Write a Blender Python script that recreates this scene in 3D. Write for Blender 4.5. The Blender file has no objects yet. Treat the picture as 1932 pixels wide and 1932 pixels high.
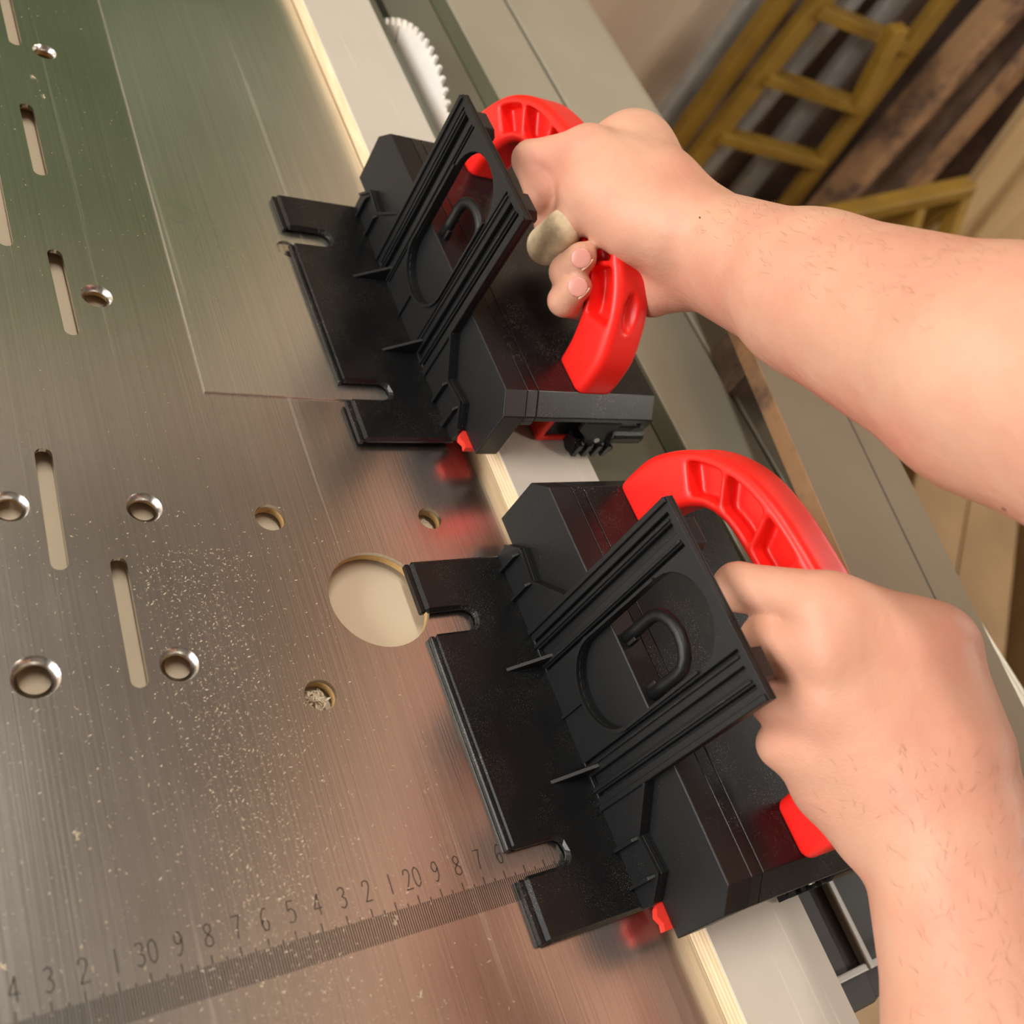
import bpy, bmesh, math, random
import numpy as np
from mathutils import Vector, Matrix

# ---------------------------------------------------------------- camera, light, exposure
S = 0.01                                   # everything below is measured in centimetres
sc = bpy.context.scene
COL = sc.collection
sc.view_settings.view_transform = 'Standard'
sc.view_settings.look = 'None'
sc.view_settings.gamma = 1.0
sc.view_settings.use_curve_mapping = False
sc.view_settings.exposure = -0.06

F_PX = 1923.0
RX = np.array([0.80715028, -0.03554648, 0.58927487])
RY = np.array([-0.35372234, -0.82828376, 0.43454172])
RZ = np.array([0.47264037, -0.55918016, -0.68112306])
RC = np.array([RX, RY, RZ])
CAM = np.array([0.0, 0.0, 36.3])
def ray(px, py): return RC @ np.array([(px - 966) / F_PX, (py - 966) / F_PX, 1.0])
def AX(px, py, x):                          # a point of the plane x = const
    d = ray(px, py); return tuple(CAM + d * (x / d[0]))
def AZ(px, py, z):
    d = ray(px, py); return tuple(CAM + d * ((z - CAM[2]) / d[2]))
def AY(px, py, y):
    d = ray(px, py); return tuple(CAM + d * (y / d[1]))
def AD(px, py, dep):
    return tuple(CAM + ray(px, py) * dep)

cd = bpy.data.cameras.new('camera'); cam = bpy.data.objects.new('camera', cd); COL.objects.link(cam)
cd.sensor_width = 36; cd.sensor_fit = 'HORIZONTAL'; cd.lens = 36 * F_PX / 1932
cd.clip_start = 0.02; cd.clip_end = 50
M = Matrix.Identity(4)
for i in range(3):
    M[i][0] = RC[i][0]; M[i][1] = -RC[i][1]; M[i][2] = -RC[i][2]; M[i][3] = CAM[i] * S
cam.matrix_world = M
cd.dof.use_dof = True; cd.dof.focus_distance = 0.46; cd.dof.aperture_fstop = 9.5
sc.camera = cam

w = bpy.data.worlds.new('world'); sc.world = w; w.use_nodes = True
w.node_tree.nodes['Background'].inputs[0].default_value = (0.75, 0.85, 1.0, 1)
w.node_tree.nodes['Background'].inputs[1].default_value = 1.0

def area(name, loc, target, sx, sy, power, col):
    l = bpy.data.lights.new(name, 'AREA'); l.shape = 'RECTANGLE'; l.size = sx * S; l.size_y = sy * S
    l.energy = power; l.color = col
    o = bpy.data.objects.new(name, l); COL.objects.link(o)
    o.location = Vector(loc) * S
    o.rotation_euler = (Vector(target) - Vector(loc)).to_track_quat('-Z', 'Y').to_euler()
    return o
# daylight through the large window in the left wall
area('window_daylight', (-257, 20, 85), (0, 20, 70), 240, 130, 118, (1.0, 0.965, 0.92))

# ---------------------------------------------------------------- mesh helpers (cm in, metres out)
def tag(o, label=None, cat=None, group=None, kind=None):
    if label: o['label'] = label
    if cat: o['category'] = cat
    if group: o['group'] = group
    if kind: o['kind'] = kind
    return o
def empty(name, loc=(0, 0, 0)):
    o = bpy.data.objects.new(name, None); COL.objects.link(o); o.location = Vector(loc) * S
    o.empty_display_size = 0.05
    return o
def link(name, me, mat, parent=None):
    o = bpy.data.objects.new(name, me); COL.objects.link(o)
    if mat: me.materials.append(mat)
    if parent is not None: o.parent = parent
    return o

class MB:
    def __init__(s): s.v = []; s.f = []
    def add(s, vs, fs):
        n = len(s.v); s.v += [tuple(float(c) for c in v) for v in vs]; s.f += [tuple(i + n for i in f) for f in fs]; return s
    def box(s, x0, x1, y0, y1, z0, z1):
        return s.add([(x0,y0,z0),(x1,y0,z0),(x1,y1,z0),(x0,y1,z0),(x0,y0,z1),(x1,y0,z1),(x1,y1,z1),(x0,y1,z1)],
                     [(3,2,1,0),(4,5,6,7),(0,1,5,4),(1,2,6,5),(2,3,7,6),(3,0,4,7)])
    def bar(s, a, b, wd, th, up=(0, 0, 1)):
        a = Vector(a); b = Vector(b); d = (b - a).normalized(); u = Vector(up)
        sd = d.cross(u).normalized(); u = sd.cross(d).normalized()
        vs = []
        for p in (a, b):
            for i, j in ((-1,-1),(1,-1),(1,1),(-1,1)): vs.append(p + sd * i * wd / 2 + u * j * th / 2)
        return s.add(vs, [(3,2,1,0),(4,5,6,7),(0,1,5,4),(1,2,6,5),(2,3,7,6),(3,0,4,7)])
    def tube(s, pts, r, n=12, cap=True):
        pts = [Vector(p) for p in pts]; rs = r if isinstance(r, (list, tuple)) else [r] * len(pts)
        base = len(s.v); prev = None
        for i, p in enumerate(pts):
            d = (pts[min(i+1, len(pts)-1)] - pts[max(i-1, 0)]).normalized()
            if prev is None:
                u = d.orthogonal().normalized()
            else:
                u = (prev - d * prev.dot(d)).normalized()
            prev = u; v = d.cross(u)
            for k in range(n):
                a = 2 * math.pi * k / n; q = p + (u * math.cos(a) + v * math.sin(a)) * rs[i]; s.v.append(tuple(q))
        for i in range(len(pts) - 1):
            for k in range(n):
                a = base + i * n + k; b = base + i * n + (k + 1) % n
                s.f.append((a, b, b + n, a + n))
        if cap:
            s.f.append(tuple(base + k for k in reversed(range(n))))
            s.f.append(tuple(base + (len(pts) - 1) * n + k for k in range(n)))
        return s
    def prism(s, poly, axis, a, b, holes=()):
        """polygon (2D points) with holes, extruded along an axis from a to b"""
        bm = bmesh.new()
        def mk(p, t):
            if axis == 'x': return (t, p[0], p[1])
            if axis == 'y': return (p[0], t, p[1])
            return (p[0], p[1], t)
        loops = []
        for L in [poly] + list(holes):
            vs = [bm.verts.new(mk(p, a)) for p in L]; loops.append(vs)
            for i in range(len(vs)): bm.edges.new((vs[i], vs[(i+1) % len(vs)]))
        bmesh.ops.triangle_fill(bm, use_beauty=True, use_dissolve=False, edges=bm.edges[:])
        bm.verts.index_update(); bm.verts.ensure_lookup_table()
        n = len(bm.verts); tri = [[v.index for v in f.verts] for f in bm.faces]
        base = [tuple(v.co) for v in bm.verts]
        ax = 'xyz'.index(axis)
        def sh(v): v = list(v); v[ax] = b; return tuple(v)
        li = [[v.index for v in L] for L in loops]
        bm.free()
        vs = base + [sh(v) for v in base]
        fs = [tuple(t) for t in tri] + [tuple(i + n for i in reversed(t)) for t in tri]
        for L in li:
            for i in range(len(L)):
                p, q = L[i], L[(i+1) % len(L)]; fs.append((p, q, q + n, p + n))
        return s.add(vs, fs)
    def mesh(s, name, smooth=False, origin=(0, 0, 0)):
        me = bpy.data.meshes.new(name)
        ox, oy, oz = origin
        me.from_pydata([((x-ox)*S, (y-oy)*S, (z-oz)*S) for x, y, z in s.v], [], s.f); me.update()
        bm = bmesh.new(); bm.from_mesh(me); bmesh.ops.recalc_face_normals(bm, faces=bm.faces[:]); bm.to_mesh(me); bm.free()
        if smooth:
            for p in me.polygons: p.use_smooth = True
        return me
    def build(s, name, mat, parent=None, bevel=0, smooth=False, origin=None, seg=2):
        # top-level things get their origin at their own base; parts sit in their parent's frame
        if origin is None:
            origin = tuple(c / S for c in parent.location) if parent is not None else (0, 0, 0)
        o = link(name, s.mesh(name, smooth, origin), mat, parent)
        if parent is None: o.location = Vector(origin) * S
        if bevel:
            m = o.modifiers.new('bevel', 'BEVEL'); m.width = bevel * S; m.segments = seg; m.limit_method = 'ANGLE'
            m.angle_limit = math.radians(35)
        return o
def base_of(s):
    a = np.array(s.v); return (float((a[:,0].min()+a[:,0].max())/2), float((a[:,1].min()+a[:,1].max())/2), float(a[:,2].min()))
def circ(cx, cy, r, n=28): return [(cx + r*math.cos(2*math.pi*i/n), cy + r*math.sin(2*math.pi*i/n)) for i in range(n)]
def slotpoly(cx0, y0, cx1, y1, r, n=8):
    a = math.atan2(y1 - y0, cx1 - cx0); pts = []
    for i in range(n + 1):
        t = a + math.pi/2 + math.pi * i / n; pts.append((cx0 + r*math.cos(t), y0 + r*math.sin(t)))
    for i in range(n + 1):
        t = a - math.pi/2 + math.pi * i / n; pts.append((cx1 + r*math.cos(t), y1 + r*math.sin(t)))
    return pts

# ---------------------------------------------------------------- signed distance fields -> smooth meshes
class Field:
    def __init__(s, lo, hi, h):
        s.lo = np.array(lo, float); s.h = h
        s.n = np.ceil((np.array(hi, float) - s.lo) / h).astype(int) + 1
        s.ax = [s.lo[i] + h * np.arange(s.n[i]) for i in range(3)]
        s.F = np.full(s.n, 5.0, np.float32)
    def sub(s, lo, hi):
        a = np.clip(np.floor((np.array(lo) - s.lo) / s.h).astype(int), 0, s.n)
        b = np.clip(np.ceil((np.array(hi) - s.lo) / s.h).astype(int) + 1, 0, s.n)
        sl = tuple(slice(int(a[i]), int(b[i])) for i in range(3))
        X, Y, Z = np.meshgrid(s.ax[0][sl[0]], s.ax[1][sl[1]], s.ax[2][sl[2]], indexing='ij', sparse=True)
        return sl, X, Y, Z
    def smin(s, sl, d, k):
        A = s.F[sl]
        if k <= 0: s.F[sl] = np.minimum(A, d); return
        hh = np.maximum(k - np.abs(A - d), 0) / k
        s.F[sl] = np.minimum(A, d) - hh * hh * k * 0.25
    def smax_cut(s, sl, d, k):
        A = s.F[sl]; d = -d
        if k <= 0: s.F[sl] = np.maximum(A, d); return
        hh = np.maximum(k - np.abs(A - d), 0) / k
        s.F[sl] = np.maximum(A, d) + hh * hh * k * 0.25
    def cone(s, a, b, ra, rb, k=0.3, flat=None):
        a = np.array(a, float); b = np.array(b, float); m = max(ra, rb) + k + 1.2
        sl, X, Y, Z = s.sub(np.minimum(a, b) - m, np.maximum(a, b) + m)
        if 0 in s.F[sl].shape: return
        s.smin(sl, s.dcone(X, Y, Z, a, b, ra, rb, flat), k)
    @staticmethod
    def dcone(X, Y, Z, a, b, ra, rb, flat=None):
        ba = b - a; L = float(ba @ ba) + 1e-9
        t = np.clip(((X-a[0])*ba[0] + (Y-a[1])*ba[1] + (Z-a[2])*ba[2]) / L, 0, 1)
        dx = X - a[0] - t*ba[0]; dy = Y - a[1] - t*ba[1]; dz = Z - a[2] - t*ba[2]
        r = ra + (rb - ra) * t
        q = dx*dx + dy*dy + dz*dz
        if flat is not None:                 # flat = (direction, factor): thinner along the direction
            n = np.array(flat[0], float); n /= np.linalg.norm(n)
            c = dx*n[0] + dy*n[1] + dz*n[2]
            q = q + c*c*(1/flat[1]**2 - 1)
            return (np.sqrt(q) - r) * (0.5 + 0.5*flat[1])
        return np.sqrt(q) - r
    def ell(s, c, r, k=0.4, axes=None):
        c = np.array(c, float); r = np.array(r, float); m = r.max() + k + 1.2
        sl, X, Y, Z = s.sub(c - m, c + m)
        if 0 in s.F[sl].shape: return
        s.smin(sl, s.dell(X, Y, Z, c, r, axes), k)
    @staticmethod
    def dell(X, Y, Z, c, r, axes=None):
        dx, dy, dz = X-c[0], Y-c[1], Z-c[2]
        if axes is not None:
            A = np.array(axes, float)
            A[0] /= np.linalg.norm(A[0]); A[1] -= A[0]*(A[0]@A[1]); A[1] /= np.linalg.norm(A[1]); A[2] = np.cross(A[0], A[1])
            dx, dy, dz = (dx*A[0][0]+dy*A[0][1]+dz*A[0][2], dx*A[1][0]+dy*A[1][1]+dz*A[1][2], dx*A[2][0]+dy*A[2][1]+dz*A[2][2])
        k0 = np.sqrt((dx/r[0])**2 + (dy/r[1])**2 + (dz/r[2])**2)
        k1 = np.sqrt((dx/r[0]**2)**2 + (dy/r[1]**2)**2 + (dz/r[2]**2)**2) + 1e-6
        return k0 * (k0 - 1) / k1
    def net(s, relax=2):
        F = s.F; ins = F < 0
        c = np.zeros(s.n - 1, np.int8)
        for i in (0, 1):
            for j in (0, 1):
                for k in (0, 1):
                    c += ins[i:s.n[0]-1+i, j:s.n[1]-1+j, k:s.n[2]-1+k]
        act = (c > 0) & (c < 8); idx = np.full(act.shape, -1, np.int64)
        I, J, K = np.nonzero(act); idx[I, J, K] = np.arange(len(I))
        acc = np.zeros((len(I), 3)); cnt = np.zeros(len(I))
        for ax in range(3):
            for u in (0, 1):
                for v in (0, 1):
                    o = [0, 0, 0]; o[(ax+1) % 3] = u; o[(ax+2) % 3] = v
                    f0 = F[I+o[0], J+o[1], K+o[2]]; e = [0, 0, 0]; e[ax] = 1
                    f1 = F[I+o[0]+e[0], J+o[1]+e[1], K+o[2]+e[2]]
                    m = (f0 < 0) != (f1 < 0); t = np.where(m, f0 / np.where(m, f0 - f1, 1), 0)
                    P = np.zeros((len(I), 3)); P[:] = o; P[:, ax] += t
                    acc += P * m[:, None]; cnt += m
        V = (acc / cnt[:, None] + np.stack([I, J, K], 1)) * s.h + s.lo
        Q = []
        for ax in range(3):
            b, c2 = (ax+1) % 3, (ax+2) % 3
            sl0 = [slice(None)]*3; sl1 = [slice(None)]*3
            sl0[ax] = slice(0, -1); sl1[ax] = slice(1, None)
            ch = ins[tuple(sl0)] != ins[tuple(sl1)]
            E = np.stack(np.nonzero(ch), 1)
            ok = (E[:, b] > 0) & (E[:, c2] > 0) & (E[:, b] < s.n[b]-1) & (E[:, c2] < s.n[c2]-1); E = E[ok]
            def cell(db, dc):
                T = E.copy(); T[:, b] -= db; T[:, c2] -= dc; return idx[T[:, 0], T[:, 1], T[:, 2]]
            q = np.stack([cell(1, 1), cell(0, 1), cell(0, 0), cell(1, 0)], 1)
            fl = ~ins[E[:, 0], E[:, 1], E[:, 2]]; q[fl] = q[fl][:, ::-1]
            Q.append(q)
        Q = np.concatenate(Q); Q = Q[(Q >= 0).all(1)]
        for _ in range(relax):
            a = np.zeros_like(V); n = np.zeros(len(V))
            for i in range(4):
                p, q = Q[:, i], Q[:, (i+1) % 4]
                np.add.at(a, p, V[q]); np.add.at(n, p, 1); np.add.at(a, q, V[p]); np.add.at(n, q, 1)
            V = 0.5 * V + 0.5 * a / np.maximum(n, 1)[:, None]
        return V, Q
def net_mesh(name, parts, origin=(0, 0, 0)):
    Vs, Qs, n = [], [], 0
    for V, Q in parts: Vs.append(V); Qs.append(Q + n); n += len(V)
    V = np.concatenate(Vs); Q = np.concatenate(Qs)
    me = bpy.data.meshes.new(name)
    me.from_pydata([tuple(r) for r in ((V - np.array(origin)) * S).tolist()], [], Q.tolist()); me.update()
    for p in me.polygons: p.use_smooth = True
    return me

# ---------------------------------------------------------------- materials
MATS = {}
class NT:
    """tiny node-tree writer"""
    def __init__(s, name):
        s.m = bpy.data.materials.new(name); s.m.use_nodes = True; s.t = s.m.node_tree
        s.b = s.t.nodes['Principled BSDF']; MATS[name] = s.m
    def n(s, kind, **kw):
        q = s.t.nodes.new(kind)
        for k, v in kw.items():
            if k in q.inputs: q.inputs[k].default_value = v
            else: setattr(q, k, v)
        return q
    def l(s, a, b): s.t.links.new(a, b)
    def coord(s, scale=(1, 1, 1), rot=(0, 0, 0), which='Object'):
        c = s.n('ShaderNodeTexCoord'); mp = s.n('ShaderNodeMapping')
        mp.inputs['Scale'].default_value = scale; mp.inputs['Rotation'].default_value = rot
        s.l(c.outputs[which], mp.inputs['Vector']); return mp.outputs['Vector']
    def noise(s, vec, scale, detail=4, rough=0.55):
        q = s.n('ShaderNodeTexNoise'); q.inputs['Scale'].default_value = scale; q.inputs['Detail'].default_value = detail
        q.inputs['Roughness'].default_value = rough
        if vec is not None: s.l(vec, q.inputs['Vector'])
        return q.outputs['Fac']
    def ramp(s, fac, stops):
        q = s.n('ShaderNodeValToRGB'); e = q.color_ramp.elements
        while len(e) < len(stops): e.new(0.5)
        for i, (p, c) in enumerate(stops):
            e[i].position = p; e[i].color = (*c, 1) if len(c) == 3 else c
        s.l(fac, q.inputs['Fac']); return q.outputs['Color']
    def mix(s, fac, a, b, mode='MIX'):
        q = s.n('ShaderNodeMix', data_type='RGBA', blend_type=mode)
        for i, x in ((0, fac), (6, a), (7, b)):
            if hasattr(x, 'is_output'): s.l(x, q.inputs[i])
            elif i == 0: q.inputs[0].default_value = x
            else: q.inputs[i].default_value = (*x, 1)
        return q.outputs[2]
    def bump(s, h, strength=0.2, dist=0.001, prev=None):
        q = s.n('ShaderNodeBump'); q.inputs['Strength'].default_value = strength; q.inputs['Distance'].default_value = dist
        s.l(h, q.inputs['Height'])
        if prev is not None: s.l(prev, q.inputs['Normal'])
        s.l(q.outputs['Normal'], s.b.inputs['Normal']); return q.outputs['Normal']
    def col(s, x):
        if hasattr(x, 'is_output'): s.l(x, s.b.inputs['Base Color'])
        else: s.b.inputs['Base Color'].default_value = (*x, 1)
        return s
    def p(s, **kw):
        for k, v in kw.items():
            i = s.b.inputs[k.replace('_', ' ')]
            if hasattr(v, 'is_output'): s.l(v, i)
            else: i.default_value = v
        return s
def plain(name, col, rough=0.5, metal=0.0, spec=0.5, var=0.0, scale=30, bump=0.0):
    t = NT(name)
    if var:
        f = t.noise(t.coord(), scale)
        t.col(t.ramp(f, [(0.3, tuple(c*(1-var) for c in col)), (0.7, tuple(min(1, c*(1+var)) for c in col))]))
        if bump: t.bump(f, bump)
    else: t.col(col)
    t.p(Roughness=rough, Metallic=metal); t.b.inputs['Specular IOR Level'].default_value = spec
    return t.m

# brushed steel: fine grain along the feed direction, long scratches, wear smears
def steel(name, base, rough, seed):
    t = NT(name)
    v1 = t.coord((900, 6, 1), (0, 0, 0.02 + seed)); g = t.noise(v1, 1, 3)
    v2 = t.coord((140, 1.5, 1), (0, 0, -0.03 + seed)); sc_ = t.noise(v2, 1, 2)
    smear = t.noise(t.coord((4, 4, 4)), 1.3, 5)
    sw = t.ramp(sc_, [(0.0, (0,0,0)), (0.66, (0,0,0)), (0.72, (1,1,1)), (1.0, (1,1,1))])
    c = t.mix(t.ramp(g, [(0.3, (0,0,0)), (0.7, (1,1,1))]), tuple(x*0.9 for x in base), tuple(min(1, x*1.08) for x in base))
    t.col(t.mix(t.mix(0.6, sw, (0,0,0)), c, (0.92, 0.9, 0.86)))
    r = t.ramp(smear, [(0.25, (rough*0.8,)*3), (0.75, (rough*1.3,)*3)])
    rr = t.mix(t.mix(0.6, sw, (0,0,0)), r, (0.5, 0.5, 0.5))
    t.p(Metallic=1.0, Roughness=rr)
    n = t.bump(g, 0.16, 0.0003); t.bump(sw, 0.15, 0.0003, n)
    return t.m
M_STEEL = steel('brushed_steel', (0.60, 0.575, 0.54), 0.24, 0.0)
M_SHEET = steel('brushed_sheet', (0.70, 0.69, 0.655), 0.30, 0.012)

def black(name, rough, specks):
    t = NT(name)
    n = t.noise(t.coord(), 2600, 1); d = t.noise(t.coord(), 45, 3)
    a = t.ramp(n, [(0.0, (0,0,0)), (specks, (0,0,0)), (specks + 0.035, (1,1,1)), (1.0, (1,1,1))])
    b = t.ramp(d, [(0.42, (0,0,0)), (0.68, (1,1,1))])
    f = t.mix(1.0, a, b, 'MULTIPLY')
    t.col(t.mix(f, (0.0058, 0.0062, 0.0068), (0.35, 0.31, 0.26)))
    t.p(Roughness=rough); t.bump(t.noise(t.coord(), 1500, 2), 0.06, 0.0002)
    t.b.inputs['Specular IOR Level'].default_value = 0.36
    return t.m
M_BLACK = black('black_plastic', 0.28, 0.665)
M_BLACKM = black('black_matte_plastic', 0.46, 0.73)
M_RED = NT('red_plastic'); M_RED.col(M_RED.ramp(M_RED.noise(M_RED.coord(), 25), [(0.3, (0.78, 0.012, 0.007)), (0.7, (0.86, 0.017, 0.01))]))
M_RED.p(Roughness=0.38); M_RED.b.inputs['Subsurface Weight'].default_value = 0.08
M_RED.b.inputs['Subsurface Radius'].default_value = (0.004, 0.0005, 0.0003)
M_RED = M_RED.m
M_REDSOLE = plain('red_rubber', (0.72, 0.03, 0.015), 0.6, var=0.1)

def skin(name, a, b, c):
    t = NT(name)
    f1 = t.noise(t.coord(), 26, 4); f2 = t.noise(t.coord(), 9, 3)
    base = t.mix(t.ramp(f2, [(0.35, (0,0,0)), (0.65, (1,1,1))]), a, b)
    t.col(t.mix(t.ramp(f1, [(0.42, (0,0,0)), (0.75, (0.55,0.55,0.55))]), base, c))
    t.p(Roughness=0.48); t.b.inputs['Specular IOR Level'].default_value = 0.35
    t.b.inputs['Subsurface Weight'].default_value = 0.25
    t.b.inputs['Subsurface Radius'].default_value = (0.008, 0.003, 0.0015)
    vo = t.n('ShaderNodeTexVoronoi', feature='DISTANCE_TO_EDGE'); vo.inputs['Scale'].default_value = 700; t.l(t.coord((1, 1, 0.6), (0.4, 0.3, 0.8)), vo.inputs['Vector'])
    n = t.bump(vo.outputs['Distance'], 0.18, 0.0006)
    n = t.bump(t.noise(t.coord((1, 1, 1)), 160, 3), 0.22, 0.0012, n)
    t.bump(t.noise(t.coord((2.2, 1, 1), (0.5, 0.6, 0.4)), 38, 2), 0.20, 0.004, n)
    return t.m
M_SKIN = skin('skin', (0.58, 0.295, 0.20), (0.62, 0.355, 0.245), (0.58, 0.21, 0.15))
M_NAIL = plain('fingernail', (0.60, 0.265, 0.215), 0.35)
M_NAILTIP = plain('fingernail_edge', (0.64, 0.39, 0.27), 0.4)
M_BAND = plain('bandage_fabric', (0.70, 0.55, 0.36), 0.85, var=0.2, scale=160, bump=0.5)

def wood(name, dark, light, axis_scale, rough=0.6, dirt=None, vsc=1.0):
    t = NT(name)
    v = t.coord(axis_scale); f = t.noise(v, 1.0*vsc, 6, 0.6)
    c = t.ramp(f, [(0.25, dark), (0.5, tuple((p+q)/2 for p, q in zip(dark, light))), (0.75, light)])
    if dirt:
        d = t.noise(t.coord((1, 1, 1)), 9, 6, 0.7)
        c = t.mix(t.ramp(d, [(0.45, (0,0,0)), (0.62, (1,1,1))]), c, dirt)
    t.col(c); t.p(Roughness=rough); t.bump(f, 0.25, 0.001)
    return t.m
# ---------------------------------------------------------------- room
def struct(name, mb, mat):
    return tag(mb.build(name, mat), kind='structure')
M_FLOOR = wood('floor_boards', (0.30, 0.19, 0.10), (0.44, 0.30, 0.17), (5, 5, 5), 0.7)
M_WALL = NT('plaster_wall')
_f = M_WALL.noise(M_WALL.coord((1, 1, 0.6)), 2.2, 6, 0.65)
M_WALL.col(M_WALL.ramp(_f, [(0.3, (0.70, 0.56, 0.44)), (0.6, (0.78, 0.65, 0.52)), (0.8, (0.82, 0.70, 0.57))])); M_WALL.p(Roughness=0.9)
M_WALL.bump(_f, 0.2, 0.004); M_WALL = M_WALL.m
M_WHITEWALL = plain('painted_wall', (0.36, 0.335, 0.30), 0.9, var=0.08, scale=3)
M_CEIL = wood('ceiling_boards', (0.15, 0.138, 0.125), (0.22, 0.205, 0.185), (2, 14, 2), 0.8)
FZ = -88
struct('floor', MB().box(-260, 470, -260, 180, FZ-4, FZ), M_FLOOR)
ceil_ = struct('ceiling', MB().box(-260, 470, -260, 180, 190, 194), M_CEIL)
M_PEACHREFL = wood('peach_reflection_panel', (0.76, 0.51, 0.375), (0.86, 0.62, 0.48), (2, 14, 2), 0.8)
M_DARKREFL = wood('dark_reflection_panel', (0.05, 0.042, 0.035), (0.08, 0.068, 0.055), (2, 14, 2), 0.8)
MB().prism([(70, -20), (146, 179), (186, 179), (170, -20)], 'z', 188.5, 189.9).build('reflection_panel', M_PEACHREFL, ceil_)  # unseen panel, added to give the steel its peach reflection
MB().prism([(171, -20), (187, 179), (420, 179), (420, -20)], 'z', 188.5, 189.9).build('reflection_panel', M_DARKREFL, ceil_)  # unseen dark panel, added so the block covers reflect little light
struct('wall_back', MB().box(-260, 470, 180, 186, FZ, 190), M_WALL)
struct('wall_front', MB().box(-260, 470, -266, -260, FZ, 190), M_WHITEWALL)
struct('wall_right', MB().box(470, 476, -260, 180, FZ, 190), M_WHITEWALL)
struct('wall_left', MB().prism([(-260, FZ), (180, FZ), (180, 190), (-260, 190)], 'x', -266, -260,
       holes=[[(-105, 15), (145, 15), (145, 155), (-105, 155)]]), M_WHITEWALL)
wf = MB()
for y in (-105, 20, 145): wf.box(-265, -259, y-3, y+3, 15, 155)
for z in (17, 85, 153): wf.box(-265, -259, -105, 145, z-2.5, z+2.5)
wo = struct('window_1', wf, plain('window_frame_white', (0.7, 0.7, 0.68), 0.5))
for y0, y1 in ((-102, 17), (23, 142)):
    for z0, z1 in ((19, 83), (87, 151)):
        t = MATS.get('window_glass')
        if t is None:
            g = NT('window_glass'); g.p(Roughness=0.0); g.b.inputs['Transmission Weight'].default_value = 1.0; t = g.m
        MB().box(-262.3, -261.9, y0, y1, z0, z1).build('pane', t, wo)

M_LAMP = NT('lamp_tube'); M_LAMP.col((1, 0.95, 0.88)); M_LAMP.p(Emission_Strength=6.0)
M_LAMP.b.inputs['Emission Color'].default_value = (1, 0.93, 0.83, 1); M_LAMP = M_LAMP.m
M_LAMPBODY = plain('lamp_body', (0.6, 0.6, 0.58), 0.5)
def ceiling_lamp(x, y, label, power):
    t = tag(empty('ceiling_lamp', (x, y, 178)), label, 'lamp', 'ceiling lamps over the workshop')
    MB().box(x-8, x+8, y-62, y+62, 182, 189.9).build('lamp_housing', M_LAMPBODY, t, bevel=0.8)
    for s in (-4, 4): MB().tube([(x+s, y-59, 180.5), (x+s, y+59, 180.5)], 1.3).build('lamp_tube', M_LAMP, t, smooth=True)
    a = area('lamp_light', (x, y, 176), (x, y, 0), 16, 118, power, (1.0, 0.93, 0.84))
ceiling_lamp(-28, 62, 'twin tube ceiling lamp straight above the steel saw table', 17)
ceiling_lamp(365, 70, 'unseen twin tube lamp added to brighten the wall behind the ladders', 55)  # unseen lamp, added to brighten the back wall
ceiling_lamp(265, -130, 'twin tube ceiling lamp in the front right corner of the room', 16)

# unseen suspended uplight, added to brighten the ceiling panel mirrored in the steel
pl = tag(empty('added_uplight', (200, -85, 150)), 'unseen long uplight added on two wires at the right of the saw', 'lamp')
MB().box(192, 208, -145, -25, 150, 154).build('lamp_housing', M_LAMPBODY, pl, bevel=0.8)
for y in (-135, -35): MB().tube([(200, y, 154), (200, y, 189.9)], 0.4, 8).build('hanging_wire', M_LAMPBODY, pl)
MB().box(194, 206, -143, -27, 154, 154.6).build('diffuser', M_LAMP, pl)
area('added_uplight_beam', (200, -85, 156), (170, -40, 190), 12, 116, 45, (1.0, 0.9, 0.78))

# ---------------------------------------------------------------- table saw
M_UNDER = plain('underlay_wood', (0.50, 0.31, 0.12), 0.7, var=0.25, scale=60)
M_CREAM = plain('cream_paint', (0.72, 0.61, 0.45), 0.6, var=0.06, scale=8)
def alu(name, col, rough):
    t = NT(name); f = t.noise(t.coord((120, 4, 1)), 1, 4); g = t.noise(t.coord((6, 6, 6)), 1, 3)
    t.col(t.mix(t.ramp(g, [(0.3, (0,0,0)), (0.7, (1,1,1))]), tuple(c*0.92 for c in col), tuple(c*1.06 for c in col)))
    t.p(Roughness=rough, Metallic=0.35); t.bump(f, 0.04, 0.0004); return t.m
M_ALU = alu('grey_table_alloy', (0.42, 0.395, 0.31), 0.42)
M_INSERT = alu('dark_insert_metal', (0.17, 0.175, 0.135), 0.30)
M_GREENP = alu('green_strip', (0.10, 0.125, 0.08), 0.3)
M_GROOVE = plain('groove_dark', (0.07, 0.055, 0.04), 0.7)
M_CAB = plain('saw_cabinet_green', (0.08, 0.13, 0.07), 0.5, var=0.1)
M_BLADE = NT('blade_steel')
_f = M_BLADE.noise(M_BLADE.coord(), 14, 4)
M_BLADE.col(M_BLADE.ramp(_f, [(0.45, (0.86, 0.85, 0.83)), (0.72, (0.80, 0.75, 0.66))])); M_BLADE.p(Metallic=0.3, Roughness=0.42); M_BLADE = M_BLADE.m

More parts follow.
